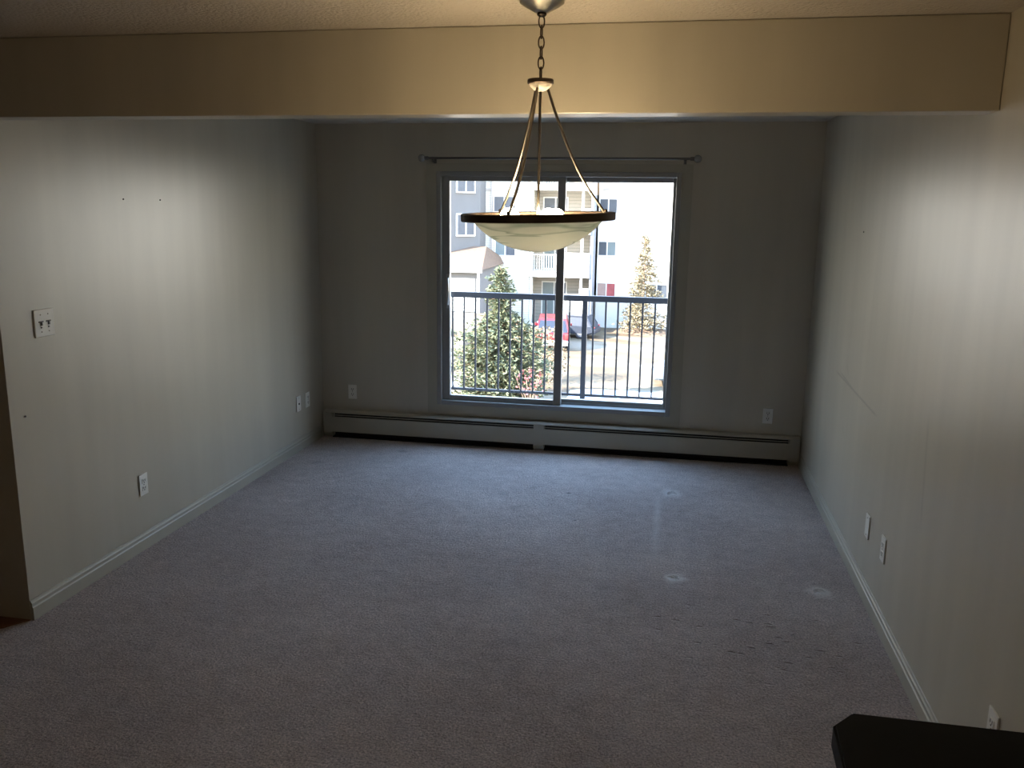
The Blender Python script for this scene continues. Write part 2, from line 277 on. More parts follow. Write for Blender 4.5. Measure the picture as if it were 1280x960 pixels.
# ------------------------------------------------------------------ mesh helpers
class MB:
    def __init__(s): s.bm = bmesh.new()
    def box(s, x0, x1, y0, y1, z0, z1, bev=0.0):
        a = [s.bm.verts.new(p) for p in ((x0, y0, z0), (x1, y0, z0), (x1, y1, z0), (x0, y1, z0), (x0, y0, z1), (x1, y0, z1), (x1, y1, z1), (x0, y1, z1))]
        fs = [s.bm.faces.new([a[i] for i in f]) for f in ((3, 2, 1, 0), (4, 5, 6, 7), (0, 1, 5, 4), (1, 2, 6, 5), (2, 3, 7, 6), (3, 0, 4, 7))]
        if bev:
            es = list({e for f in fs for e in f.edges})
            bmesh.ops.bevel(s.bm, geom=es, offset=bev, segments=2, affect='EDGES', profile=.5)
        return s
    def prism(s, pts, axis, a0, a1):
        """extrude the 2D outline pts along axis (0 x: pts are (y,z); 1 y: (x,z); 2 z: (x,y))"""
        def p3(p, a): return {0: (a, p[0], p[1]), 1: (p[0], a, p[1]), 2: (p[0], p[1], a)}[axis]
        A = [s.bm.verts.new(p3(p, a0)) for p in pts]; B = [s.bm.verts.new(p3(p, a1)) for p in pts]
        s.bm.faces.new(A); s.bm.faces.new(B[::-1])
        for i in range(len(pts)):
            j = (i + 1) % len(pts); s.bm.faces.new((A[i], B[i], B[j], A[j]))
        return s
    def poly(s, verts, faces):
        v = [s.bm.verts.new(p) for p in verts]
        for f in faces: s.bm.faces.new([v[i] for i in f])
        return s
    def lathe(s, prof, c=(0, 0, 0), n=48, closed=False):
        rings = []
        for (r, z) in prof:
            if r < 1e-6: rings.append([s.bm.verts.new((c[0], c[1], c[2] + z))])
            else: rings.append([s.bm.verts.new((c[0] + r * math.cos(2 * PI * k / n), c[1] + r * math.sin(2 * PI * k / n), c[2] + z)) for k in range(n)])
        seq = list(zip(rings, rings[1:])) + ([(rings[-1], rings[0])] if closed else [])
        for A, B in seq:
            for k in range(n):
                j = (k + 1) % n
                if len(A) == 1 and len(B) > 1: s.bm.faces.new((A[0], B[j], B[k]))
                elif len(B) == 1 and len(A) > 1: s.bm.faces.new((A[k], A[j], B[0]))
                elif len(A) > 1: s.bm.faces.new((A[k], A[j], B[j], B[k]))
        return s
    def tube(s, pts, r, n=10, closed=False, flat=None):
        pts = [Vector(p) for p in pts]; N = len(pts); rings = []; ref = None
        for i, p in enumerate(pts):
            if closed: t = (pts[(i + 1) % N] - pts[i - 1]).normalized()
            else: t = (pts[min(i + 1, N - 1)] - pts[max(i - 1, 0)]).normalized()
            if ref is None:
                ref = Vector((0, 0, 1)) if abs(t.z) < .9 else Vector((1, 0, 0))
            u = (ref - t * ref.dot(t)).normalized(); v = t.cross(u); ref = u
            ri = r[i] if isinstance(r, (list, tuple)) else r
            k2 = flat if flat else 1.0
            rings.append([s.bm.verts.new(p + u * ri * math.cos(2 * PI * k / n) + v * ri * k2 * math.sin(2 * PI * k / n)) for k in range(n)])
        for i in range(N if closed else N - 1):
            A, B = rings[i], rings[(i + 1) % N]
            for k in range(n): s.bm.faces.new((A[k], A[(k + 1) % n], B[(k + 1) % n], B[k]))
        if not closed: s.bm.faces.new(rings[0][::-1]); s.bm.faces.new(rings[-1])
        return s
    def ball(s, c, r, n=16, sz=1.0):
        return s.lathe([(r * math.sin(PI * i / n), -r * sz * math.cos(PI * i / n)) for i in range(n + 1)], c, 2 * n)
    def build(s, name, mt, parent=None, smooth=False, loc=None):
        bmesh.ops.recalc_face_normals(s.bm, faces=s.bm.faces[:])
        me = bpy.data.meshes.new(name); s.bm.to_mesh(me); s.bm.free()
        me.materials.append(mt)
        if smooth:
            for p in me.polygons: p.use_smooth = True
        o = bpy.data.objects.new(name, me); C.objects.link(o)
        if smooth:
            try: me.set_sharp_from_angle(angle=math.radians(38))
            except Exception: pass
        if parent is not None: o.parent = parent
        if loc: o.location = loc
        return o
def tag(o, label=None, cat=None, group=None, kind=None):
    if label: o['label'] = label
    if cat: o['category'] = cat
    if group: o['group'] = group
    if kind: o['kind'] = kind
    return o
def empty(name, loc, rz=0, **k):
    o = bpy.data.objects.new(name, None); o.empty_display_size = .1; C.objects.link(o); o.location = loc; o.rotation_euler = (0, 0, rz)
    return tag(o, **k)
def struct(o, label=None, cat=None): return tag(o, label, cat, kind='structure')
def copy_tree(o, parent=None):
    c = o.copy(); C.objects.link(c); c.parent = parent
    for ch in list(o.children): copy_tree(ch, c)
    return c
def rot_smooth(o): return o

# ------------------------------------------------------------------ room shell
XL, XR, YF, YC, H = -2.73, 0.988, 6.376, 3.075, 2.44
YB0, YB1, ZB = 3.048, 3.165, 2.148
WX0, WX1, WZ0, WZ1 = -1.772, 0.030, 0.312, 2.095           # window opening
BK, LF = -2.6, -4.6                                          # back of the flat, hall side
struct(MB().box(LF - .1, XR + .12, BK - .1, YF + .16, -.12, 0).build('floor', M['carpet']), 'beige grey carpet covering the whole room', 'floor')
struct(MB().prism([(-2.735, 3.074), (LF, 3.074), (LF, .55), (-3.3, 2.55), (-2.80, 2.985)], 2, -.02, .004).build('floor', M['hall_slab']), 'thin red brown slab on the floor at the hall opening at left', 'floor')  # thin red brown slab laid over the floor by the left wall end
struct(MB().box(LF - .1, XR + .12, BK - .1, YF + .16, H, H + .15).build('ceiling', M['popcorn']), 'popcorn textured ceiling', 'ceiling')
struct(MB().box(XR, XR + .12, BK - .1, YF + .16, 0, H).build('wall_right', M['wall_scuffed']), 'greige right wall with scuff marks', 'wall')
struct(MB().box(XL - .12, XL, YC, YF + .16, 0, H).build('wall_left', M['wall']), 'greige left wall', 'wall')
struct(MB().box(LF, XL - .12, YC, YC + .12, 0, H).build('wall_hall', M['wall']), 'dark wall stub of the hall at left', 'wall')
struct(MB().box(LF - .1, LF, BK, YC + .12, 0, H).build('wall_hall_end', M['wall']), 'hall end wall', 'wall')
struct(MB().box(LF - .1, XR, BK - .1, BK, 0, H).build('wall_back', M['panel']), 'wall behind the viewer', 'wall')
b = MB()
b.box(XL - .12, WX0, YF, YF + .16, 0, H); b.box(WX1, XR + .12, YF, YF + .16, 0, H)
b.box(WX0, WX1, YF, YF + .16, 0, WZ0); b.box(WX0, WX1, YF, YF + .16, WZ1, H)
struct(b.build('wall_far', M['wall']), 'dark greige window wall', 'wall')
b = MB()                                                      # outer face of our own building
b.box(-9, WX0 - .02, YF + .165, YF + .36, -5.3, 6.5); b.box(WX1 + .02, 8, YF + .165, YF + .36, -5.3, 6.5)
b.box(WX0 - .02, WX1 + .02, YF + .165, YF + .36, -5.3, WZ0 - .02); b.box(WX0 - .02, WX1 + .02, YF + .165, YF + .36, WZ1 + .02, 6.5)
struct(b.build('wall_outer', M['stucco']), 'outer wall of the building this room is in', 'wall')
struct(MB().box(LF - .1, XR - .001, YB0, YB1, ZB, H - .001, .004).build('trim_beam', M['wall']), 'long dropped ceiling beam spanning the room', 'beam')

def baseboard(name, path0, path1, side, label):
    # profile (distance from wall, height)
    prof = [(0, 0), (.014, 0), (.014, .058), (.010, .064), (.010, .078), (.006, .084), (.004, .092), (0, .094)]
    (x0, y0), (x1, y1) = path0, path1
    if side in ('L', 'R'):
        s = 1 if side == 'L' else -1
        o = MB().poly([(x0 + s * d, y, z) for y in (y0, y1) for d, z in prof], [list(range(8)), list(range(15, 7, -1))] + [(i, i + 8, (i + 1) % 8 + 8, (i + 1) % 8) for i in range(8)])
    return struct(o.build(name, M['trim']), label, 'baseboard')
baseboard('baseboard_left', (XL, YC + .001), (XL, YF - .075), 'L', 'stepped baseboard along the left wall')
baseboard('baseboard_right', (XR, BK), (XR, YF - .075), 'R', 'stepped baseboard along the right wall')

# ------------------------------------------------------------------ window
win = empty('window_1', ((WX0 + WX1) / 2, YF, WZ0), kind='structure', label='big sliding window with two white panes', cat='window')
wl = (-(WX0 + WX1) / 2, -YF, -WZ0)
def wpart(mb, name, mt, parent=win, **k):
    o = mb.build(name, mt, None, k.get('smooth', False)); o.parent = parent
    if parent is win: o.location = wl
    return o
# flat painted casing on the wall (two pieces deep)
b = MB()
for (x0, x1, z0, z1) in ((-1.850, WX0, .235, 2.152), (WX1, .108, .235, 2.152), (WX0, WX1, WZ1, 2.152), (WX0, WX1, .235, WZ0)):
    b.box(x0, x1, YF - .014, YF - .0005, z0, z1)
casing = wpart(b, 'window_casing', M['trim'])
b = MB()  # vinyl frame lining the opening
T = .035
b.box(WX0, WX0 + T, YF - .02, YF + .15, WZ0, WZ1, .004); b.box(WX1 - T, WX1, YF - .02, YF + .15, WZ0, WZ1, .004)
b.box(WX0 + T, WX1 - T, YF - .02, YF + .15, WZ1 - T, WZ1, .004); b.box(WX0 + T, WX1 - T, YF - .02, YF + .15, WZ0, WZ0 + T, .004)
b.box(WX0 + T, WX1 - T, YF + .066, YF + .074, WZ0 + T, WZ0 + T + .012)      # track rib
wpart(b, 'window_frame', M['vinyl'])
def sash(x0, x1, yy, wl_, wr_, name):
    b = MB(); z0, z1 = WZ0 + T, WZ1 - T; wt, wb = .034, .038
    b.box(x0, x0 + wl_, yy, yy + .045, z0, z1, .004); b.box(x1 - wr_, x1, yy, yy + .045, z0, z1, .004)
    b.box(x0 + wl_, x1 - wr_, yy + .002, yy + .043, z1 - wt, z1, .004); b.box(x0 + wl_, x1 - wr_, yy + .002, yy + .043, z0, z0 + wb, .004)
    s_ = wpart(b, name, M['vinyl'])
    p = MB().box(x0 + wl_ - .01, x1 - wr_ + .01, yy + .019, yy + .025, z0 + wb - .01, z1 - wt + .01).build('pane', M['glass']); p.parent = s_
    return s_
s1 = sash(WX0 + T, -.800, YF + .012, .060, .058, 'sash')
s2 = sash(-.868, WX1 - T, YF + .082, .060, .022, 'sash')
b = MB()
hz0, hz1, hx = 1.10, 1.30, -1.690
b.box(hx - .014, hx + .014, YF + .004, YF + .0125, hz0 - .03, hz1 + .03, .002)
b.tube([(hx, YF + .005, hz0), (hx + .004, YF - .020, hz0 + .01), (hx + .010, YF - .036, hz0 + .04), (hx + .012, YF - .042, (hz0 + hz1) / 2), (hx + .010, YF - .036, hz1 - .04), (hx + .004, YF - .020, hz1 - .01), (hx, YF + .005, hz1)], .008, 10)
hd = b.build('handle', M['metal_grey'], None, True); hd.parent = s1
tag(hd, 'curved grey pull handle')

# ------------------------------------------------------------------ curtain rod
rz, ry = 2.186, YF - .075
rod = empty('curtain_rod', (-.87, ry, rz), label='thin dark curtain rod with ball ends above the window', cat='curtain rod')
def rpart(mb, name, mt, **k):
    o = mb.build(name, mt, rod, k.get('smooth', True)); o.location = (.87, -ry, -rz); return o
rpart(MB().tube([(-1.84, ry, rz), (.105, ry, rz)], .008, 12), 'rod', M['rod'])
for sx in (-1, 1):
    cx = -.8675 + sx * 1.0
    rpart(MB().ball((cx, ry, rz), .027), 'finial', M['finial'])
    rpart(MB().tube([(cx - sx * .022, ry, rz), (cx - sx * .05, ry, rz)], .013, 14), 'collar', M['rod'])
    bx = -.8675 + sx * .915
    b = MB(); b.tube([(bx, YF - .003, rz - .03), (bx, ry + .012, rz - .02), (bx, ry, rz - .009)], .005, 8); b.box(bx - .010, bx + .010, YF - .005, YF - .0005, rz - .07, rz + .0, .001)
    rpart(b, 'bracket', M['rod'])

# ------------------------------------------------------------------ baseboard heater
hx0, hx1 = -2.705, .972
yf_, yb_ = YF - .072, YF - .001
heat = empty('baseboard_heater', ((hx0 + hx1) / 2, YF - .04, 0), label='long greige baseboard heater under the window', cat='heater')
def hpart(mb, name, mt, lab=None, **k):
    o = mb.build(name, mt, heat, False); o.location = (-(hx0 + hx1) / 2, -(YF - .04), 0)
    if lab: o['label'] = lab
    return o
def end_prof(): return [(yb_, .012), (yb_, .222), (yf_ + .022, .222), (yf_, .208), (yf_, .040), (yf_ + .012, .012)]
for (a, c) in ((hx0, hx0 + .072), (hx1 - .072, hx1)):
    hpart(MB().prism(end_prof(), 0, a, c), 'end_cap', M['heater'])
hpart(MB().prism([(y - (.002 if y < yb_ else 0), z + (.002 if z > .1 else 0)) for y, z in end_prof()], 0, -.992, -.912), 'splice_cover', M['heater'])
for (a, c) in ((hx0 + .072, -.992), (-.912, hx1 - .072)):
    hpart(MB().prism([(yf_, .050), (yf_ + .003, .050), (yf_ + .003, .166), (yf_ + .008, .172), (yf_ + .003, .174), (yf_, .170)], 0, a, c), 'front_panel', M['heater'])
    hpart(MB().prism([(yb_, .214), (yb_, .222), (yf_ + .020, .222), (yf_, .209), (yf_, .203), (yf_ + .004, .203), (yf_ + .022, .214)], 0, a, c), 'top_cover', M['heater'])
    hpart(MB().prism([(yb_, .214), (yb_ - .004, .214), (yb_ - .004, .010), (yf_ + .010, .010), (yf_ + .010, .002), (yb_, .002)], 0, a, c), 'back_plate', M['gap_shade'], 'inner back of the heater, coloured dark for the shade in the slots')  # shade in the slots painted on as a near-black back plate
    hpart(MB().prism([(yf_ + .006, .1875), (yf_ + .010, .1885), (yf_ + .010, .1850), (yf_ + .006, .1840)], 0, a, c), 'damper', M['heater'])
    b = MB(); b.tube([(a, YF - .037, .09), (c, YF - .037, .09)], .012, 10)
    n = int((c - a) / .012)
    for i in range(n):
        x = a + .006 + i * .012; b.box(x, x + .0008, yf_ + .012, yb_ - .010, .05, .135)
    hpart(b, 'heating_element', M['fin'])  # fins darkened to read as shaded inside the casing

# ------------------------------------------------------------------ wall plates
def plate_thing(name, loc, rz, w_, h_, label, cat, group=None):
    """front faces local -y, back on y=0"""
    t = empty(name, loc, rz, label=label, cat=cat, group=group)
    o = MB().box(-w_ / 2, w_ / 2, -.007, 0, -h_ / 2, h_ / 2, .0025).build('plate', M['plate'], t)
    return t
def screw(t, x, z):
    MB().lathe([(0, 0), (.003, 0), (.003, .0015), (0, .002)], n=12).build('screw', M['screw'], t).matrix_local = Matrix.Translation((x, -.0072, z)) @ Matrix.Rotation(PI / 2, 4, 'X')
def duplex(loc, rz, label, group=None):
    t = plate_thing('power_outlet', loc, rz, .072, .116, label, 'outlet', group)
    for s in (-1, 1):
        f = MB().box(-.0165, .0165, -.0095, -.006, s * .0205 - .0135, s * .0205 + .0135, .003).build('socket_face', M['plate'], t)
        bb = MB(); z = s * .0205
        bb.box(-.0090, -.0050, -.0099, -.0092, z - .002, z + .009); bb.box(.0050, .0090, -.0099, -.0092, z - .002, z + .009)
        bb.box(-.003, .003, -.0099, -.0092, z - .011, z - .005)
        bb.build('slots', M['slot'], f)
    screw(t, 0, 0)
    return t
def blank(loc, rz, label, jack=True):
    t = plate_thing('wall_plate', loc, rz, .072, .116, label, 'wall plate')
    screw(t, 0, .042); screw(t, 0, -.042)
    if jack: MB().box(-.007, .007, -.0105, -.0065, -.008, .006, .001).build('jack', M['slot'], t)
    return t
LW, RW = PI / 2, -PI / 2         # on the left wall facing +x ; on the right wall facing -x
duplex((XL, 3.943, .355), LW, 'ivory duplex outlet low on the left wall, below the double switch')
blank((XL, 5.900, .363), LW, 'narrow dim jack plate on the left wall, left of the pair near the heater corner')
t = duplex((XL, 6.062, .360), LW, 'dim outlet on the left wall, nearest the dark heater corner')
duplex((-2.478, YF, .371), 0, 'dim outlet on the window wall above the left end of the heater')
duplex((.740, YF, .357), 0, 'dim outlet on the window wall above the right end of the heater')
blank((XR, 4.160, .350), RW, 'blank plate low on the right wall, farther of the two beside each other', False)
duplex((XR, 3.842, .360), RW, 'duplex outlet low on the right wall, just nearer than the blank plate')
duplex((XR, 2.472, .355), RW, 'outlet on the right wall partly hidden by the black counter')
sw = plate_thing('light_switch', (XL, 3.324, 1.303), LW, .122, .122, 'ivory double switch plate with dark toggles on the left wall', 'light switch')
for s in (-1, 1):
    x = s * .023
    screw(sw, x, .038); screw(sw, x, -.038)
    g = MB(); g.box(x - .015, x + .015, -.009, -.0065, .004, .010, .0008); g.box(x - .0045, x + .0045, -.013, -.0065, -.010, .006, .0015); g.box(x - .004, x + .004, -.009, -.0065, -.022, -.015, .0005)
    g.build('toggle', M['toggle'], sw)

def nail(loc, ax, label, group=None):
    o = MB().lathe([(0, 0), (.004, .0), (.0045, .003), (0, .005)], n=14)
    ob = o.build('nail', M['nail'], None, True)
    ob.matrix_world = Matrix.Translation(loc) @ Matrix.Rotation(ax, 4, 'Y')
    return tag(ob, label, 'nail', group)
nail((XL, 3.960, 1.847), PI / 2, 'dark nail on the upper left wall, left of two')
nail((XL, 4.278, 1.847), PI / 2, 'dark nail on the upper left wall, right of two')
nail((XR, 4.883, 1.731), -PI / 2, 'dark nail alone on the upper right wall')
nail((XL, 3.16, .915), PI / 2, 'small dark nail on the left wall under the switch near the corner')

# ------------------------------------------------------------------ pendant lamp
LX, LY = -.408, 2.60
lamp = empty('pendant_lamp', (LX, LY, H), label='bowl pendant lamp with alabaster glass hanging from a chain', cat='lamp')
def lpart(mb, name, mt, parent=lamp, lab=None, smooth=True):
    o = mb.build(name, mt, None, smooth); o.parent = parent
    if parent is lamp: o.location = (-0.0, 0, -H)
    if lab: o['label'] = lab
    return o
# local frame: x,y about the stem, z is the room's own height
lpart(MB().lathe([(0, 2.4395), (.062, 2.4395), (.0655, 2.432), (.0655, 2.412), (.0645, 2.406), (.052, 2.398), (.030, 2.386), (.020, 2.380), (0, 2.379)]), 'canopy', M['canopy'])
lpart(MB().lathe([(0, 2.381), (.013, 2.380), (.0145, 2.374), (.009, 2.369), (0, 2.367)], n=24), 'canopy_loop', M['bronze_dark'])
z = 2.368; k = 0; zt, zb = 2.370, 2.200; nl = 6; Ls = (zt - zb) / nl
for k in range(nl):
    zc = zt - (k + .5) * Ls; a = Ls / 2 + .0035; c_ = .0085
    pts = []
    for q in range(24):
        th = 2 * PI * q / 24; u = c_ * math.cos(th); v = a * math.sin(th)
        ang = PI / 2 * (k % 2) + .45
        pts.append((u * math.cos(ang), u * math.sin(ang), zc + v))
    lpart(MB().tube(pts, .0021, 8, closed=True), 'chain_link', M['bronze_dark'])
lpart(MB().lathe([(0, 2.205), (.004, 2.204), (.006, 2.199), (.006, 2.197), (.037, 2.197), (.0385, 2.195), (.0385, 2.186), (.036, 2.184), (0, 2.184)]), 'hub_disc', M['bronze_dark'])
lpart(MB().lathe([(.034, 2.1845), (.032, 2.178), (.020, 2.168), (.008, 2.163), (0, 2.162)]), 'hub_cone', M['cream'], lab='pale cream cone under the hub disc')
lpart(MB().tube([(0, 0, 2.166), (0, 0, 1.76)], .0042, 12), 'stem', M['bronze'])
RT = Matrix.Rotation(math.radians(-1.3), 4, 'Y') @ Matrix.Rotation(math.radians(1.3), 4, 'X')
def tilt(o, zc=1.805, dz=.003):
    o.matrix_local = Matrix.Translation((0, 0, zc + dz - H)) @ RT @ Matrix.Translation((0, 0, -zc)); return o
for th in (15, 135, 255):
    th = math.radians(th); pr = [(.018, 2.178), (.026, 2.160), (.045, 2.105), (.069, 2.045), (.092, 1.990), (.121, 1.932), (.152, 1.880), (.180, 1.842), (.204, 1.809)]
    dz = .0035 * math.cos(th) / .966 + .0047 * math.sin(th) + .0025
    pts = []
    for i in range(len(pr) - 1):
        p0 = pr[max(i - 1, 0)]; p1 = pr[i]; p2 = pr[i + 1]; p3 = pr[min(i + 2, len(pr) - 1)]
        for q in range(4):
            t_ = q / 4
            f = lambda a, b_, c__, d: .5 * (2 * b_ + (c__ - a) * t_ + (2 * a - 5 * b_ + 4 * c__ - d) * t_ ** 2 + (3 * b_ - a - 3 * c__ + d) * t_ ** 3)
            pts.append((f(p0[0], p1[0], p2[0], p3[0]), f(p0[1], p1[1], p2[1], p3[1])))
    pts.append(pr[-1])
    arm = lpart(MB().tube([(r_ * math.cos(th), r_ * math.sin(th), z_ + dz * (2.18 - z_) / .37) for r_, z_ in pts], .0042, 10), 'arm', M['bronze'])
    kn = lpart(MB().ball((.206 * math.cos(th), .206 * math.sin(th), 1.8155 + dz), .006, 8), 'knob', M['bronze_dark'], arm)
ring = (tilt(lpart(MB().lathe([(.205, 1.788), (.230, 1.788), (.233, 1.7905), (.233, 1.809), (.230, 1.8115), (.205, 1.8115), (.203, 1.809), (.203, 1.7905)], n=96, closed=True), 'rim_ring', M['bronze_dark'], lab='dark bronze rim around the bowl')))
R0, dep = .2015, .100; Rs = (R0 ** 2 + dep ** 2) / (2 * dep)
prof = []
for i in range(25):
    a = math.asin(R0 / Rs) * (1 - i / 24); prof.append((Rs * math.sin(a) if i < 24 else 0, 1.795 - dep + Rs - Rs * math.cos(a)))
inner = [(max(r - .0, 0) * .975, z_ + .005) for r, z_ in prof[::-1]]
bowl = (tilt(lpart(MB().lathe(prof + inner[0:1] + inner[1:], n=96), 'bowl_shade', M['alabaster'])))
cl = lpart(MB().lathe([(0, 1.79), (.022, 1.788), (.024, 1.775), (.012, 1.762), (0, 1.76)], n=24), 'socket_cluster', M['bronze_dark'])
for th in (60, 180, 300):
    th = math.radians(th); d = Vector((math.cos(th), math.sin(th), .30)).normalized()
    p0 = Vector((0, 0, 1.776)) + d * .018; p1 = p0 + d * .042; p2 = p1 + d * .048
    sk = lpart(MB().tube([p0, p1], .013, 14), 'socket', M['socket'], cl)
    # pear-shaped bulb along d
    bb = MB(); n_ = 12; pts = []; rr = []
    for i in range(n_ + 1):
        u = i / n_; pts.append(p1 + d * (u * .060)); rr.append(.011 + .016 * math.sin(PI * min(1, u * 1.02)) ** .8 if u < .97 else .004)
    rr[-1] = .002
    lpart(bb.tube(pts, rr, 16), 'bulb', M['bulb'], sk, lab='glowing white bulb')

# ------------------------------------------------------------------ black bar counter in the foreground
bar = empty('bar_counter', (.62, .9, 0), label='black bar counter with a clipped corner at the lower right', cat='counter')
o = MB().prism([(.306, 1.273), (.272, 1.233), (.262, .95), (.262, .35), (.986, .35), (.986, 1.273)], 2, 1.034, 1.070)
es = [e for e in o.bm.edges if all(abs(v.co.z - 1.07) < 1e-5 for v in e.verts)]
bmesh.ops.bevel(o.bm, geom=es, offset=.004, segments=2, affect='EDGES')
o = o.build('counter_top', M['black'], bar); o.location = (-.62, -.9, 0)
o = MB().box(.62, .974, .40, 1.02, 0, 1.034).build('base_panel', M['panel'], bar); o.location = (-.62, -.9, 0)

# ------------------------------------------------------------------ balcony of this flat
YR = 7.65
bal = empty('balcony_railing', (-1, YR, 0), label='grey blue metal balcony railing outside the window', cat='railing')
def bp_(mb, name, mt=M['rail'], smooth=False):
    o = mb.build(name, mt, bal, smooth); o.location = (1, -YR, 0); return o
bx0, bx1 = -4.55, 2.6
bp_(MB().box(bx0, bx1, YR - .025, YR + .025, 1.025, 1.077, .004), 'top_rail')
bp_(MB().box(bx0, bx1, YR - .012, YR + .012, .155, .178), 'bottom_rail')
for x in (bx0, -2.64, -.757, 1.13, bx1):
    bp_(MB().box(x - .022, x + .022, YR - .022, YR + .022, -.03, 1.025), 'post')
x = -4.45; sp_ = .1085
xs = [-1.980 + i * sp_ for i in range(-23, 42)]
for x in xs:
    if bx0 + .05 < x < bx1 - .05 and min(abs(x - q) for q in (-2.64, -.757, 1.13)) > .03:
        bp_(MB().box(x - .0075, x + .0075, YR - .0075, YR + .0075, .178, 1.025), 'baluster')
struct(MB().box(-4.6, 2.65, YF + .37, YR + .05, -.20, -.03).build('trim_balcony_floor', M['deck']), 'balcony floor slab', 'balcony floor')

# ------------------------------------------------------------------ outdoors: ground
G = -5.3
struct(MB().box(-70, 60, 6.8, 130, G - .3, G).build('ground', M['ground']), 'sandy parking lot', 'ground')
def patch(name, cx, cy, rx, ry_, h, mt, label, cat, seed=0, n=40, kind='stuff'):
    random.seed(seed); v = [(cx, cy, G + h)]; fs = []
    ph = [random.uniform(0, 6.28) for _ in range(4)]
    for ring_, (s, hh) in enumerate(((.5, .85), (.85, .45), (1.0, 0.0))):
        for i in range(n):
            a = 2 * PI * i / n; wv = 1 + .18 * math.sin(2 * a + ph[0]) + .12 * math.sin(3 * a + ph[1]) + .07 * math.sin(7 * a + ph[2])
            v.append((cx + rx * s * wv * math.cos(a), cy + ry_ * s * wv * math.sin(a), G + h * hh * random.uniform(.8, 1.1) - (.02 if ring_ == 2 else 0)))
    for i in range(n):
        j = (i + 1) % n; fs.append((0, 1 + i, 1 + j))
        for r_ in (0, 1): fs.append((1 + r_ * n + i, 1 + (r_ + 1) * n + i, 1 + (r_ + 1) * n + j, 1 + r_ * n + j))
    return tag(MB().poly(v, fs).build(name, mt, None, True), label, cat, kind=kind)
patch('snow', -1.3, 32.6, 2.4, 1.9, .14, M['snow'], 'bright snow patch at the foot of the view, right of the big spruce', 'snow', 4)
patch('snow', -8.95, 33.6, .8, .6, .12, M['snow'], 'small snow lump left of the big spruce', 'snow', 9)
patch('ground_dry_grass', -8.0, 30.6, 4.2, 2.0, .10, M['grass'], 'dry orange grass under the big spruce', 'ground', 3, kind='structure')
patch('ground_bed', -1.2, 51.2, 2.6, 1.2, .26, M['mulch'], 'brown bed under the pale spruce', 'ground', 5, kind='structure')

struct(MB().prism([(35.5, G - .02), (41.5, -3.98), (44.1, -3.6), (44.1, G - .02)], 0, -20, -9.6).build('ground_bank', M['ground']), 'bank rising to the garage', 'ground')
struct(MB().prism([(40.2, -4.24), (41.7, -3.90), (41.7, -3.97), (40.2, -4.30)], 0, -20, -9.9).build('ground_grass_strip', M['grass']), 'dry grass strip before the garage', 'ground')
# ------------------------------------------------------------------ outdoors: apartment building
apt = empty('apartment_building', (-6, 52, G), label='cream apartment block with balconies and a shingle roofed garage across the lot', cat='building')
def ap(mb, name, mt, lab=None, parent=apt):
    o = mb.build(name, mt, None); o.parent = parent
    if parent is apt: o.location = (6, -52, -G)
    if lab: o['label'] = lab
    return o
TOP = 6.2
ap(MB().box(-17, -8.3, 50, 62, G, TOP), 'wall', M['b_wall'])
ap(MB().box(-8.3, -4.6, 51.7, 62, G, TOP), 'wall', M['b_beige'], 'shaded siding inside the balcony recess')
ap(MB().box(-4.76, -4.6, 50, 53.0, G, TOP), 'wall', M['b_side_shade'], 'side wall at the step in the facade, its shade put in as grey blue')  # side face turned from the sun, its shade put into the colour
ap(MB().box(-4.6, 16, 53.0, 62, G, TOP), 'wall', M['b_white'])
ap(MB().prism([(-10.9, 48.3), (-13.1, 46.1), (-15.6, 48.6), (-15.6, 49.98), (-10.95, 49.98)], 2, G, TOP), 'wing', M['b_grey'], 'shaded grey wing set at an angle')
for zt_ in (3.25, .77, -1.72):
    ap(MB().box(-8.3, -4.76, 49.9, 51.7, zt_ - .32, zt_), 'balcony_slab', M['b_white'])
for (x0, x1, z0, z1) in ((-5.32, -4.77, .77, 1.92), (-6.5, -4.77, -1.72, -.62), (-5.32, -4.77, G, -2.66), (-6.5, -5.33, G, -3.0)):
    ap(MB().box(x0, x1, 49.92, 50.06, z0, z1), 'parapet', M['b_white'])
for z0, z1 in ((-1.72, .45), (.77, 2.93), (G, -2.04)):
    ap(MB().box(-5.32, -5.18, 50.08, 50.22, z0, z1), 'column', M['b_white'])
    ap(MB().box(-8.28, -8.12, 50.08, 50.22, z0, z1), 'column', M['b_white'])
for z0 in (-1.72, .77, 3.25):                                # thin rails at the left bay
    b = MB(); b.box(-8.1, -6.5 if z0 != .77 else -5.35, 49.98, 50.02, z0 + .95, z0 + 1.0)
    xx = -8.0
    while xx < -6.5: b.box(xx, xx + .02, 49.99, 50.01, z0, z0 + .95); xx += .14
    ap(b, 'balcony_rail', M['b_white'])
def far_window(x0, x1, z0, z1, y, mats, fr=.07, name='window', parent=apt, div=True):
    b = MB(); b.box(x0, x1, y - .08, y, z1 - fr, z1); b.box(x0, x1, y - .08, y, z0, z0 + fr); b.box(x0, x0 + fr, y - .08, y, z0 + fr, z1 - fr); b.box(x1 - fr, x1, y - .08, y, z0 + fr, z1 - fr)
    n = len(mats)
    for i in range(1, n):
        xm = x0 + (x1 - x0) * i / n; b.box(xm - fr / 2, xm + fr / 2, y - .08, y, z0 + fr, z1 - fr)
    f = ap(b, name, M['b_white'])
    for i, mm in enumerate(mats):
        a = x0 + (x1 - x0) * i / n; c = x0 + (x1 - x0) * (i + 1) / n
        p = MB().box(a + .03, c - .03, y - .045, y - .02, z0 + .03, z1 - .03).build('pane', M[mm]); p.parent = f
    return f
far_window(-10.50, -9.15, 1.62, 2.60, 50, ('b_pane', 'b_pane'))
far_window(-10.40, -9.10, -.90, .10, 50, ('b_pane_pale', 'b_pane'))
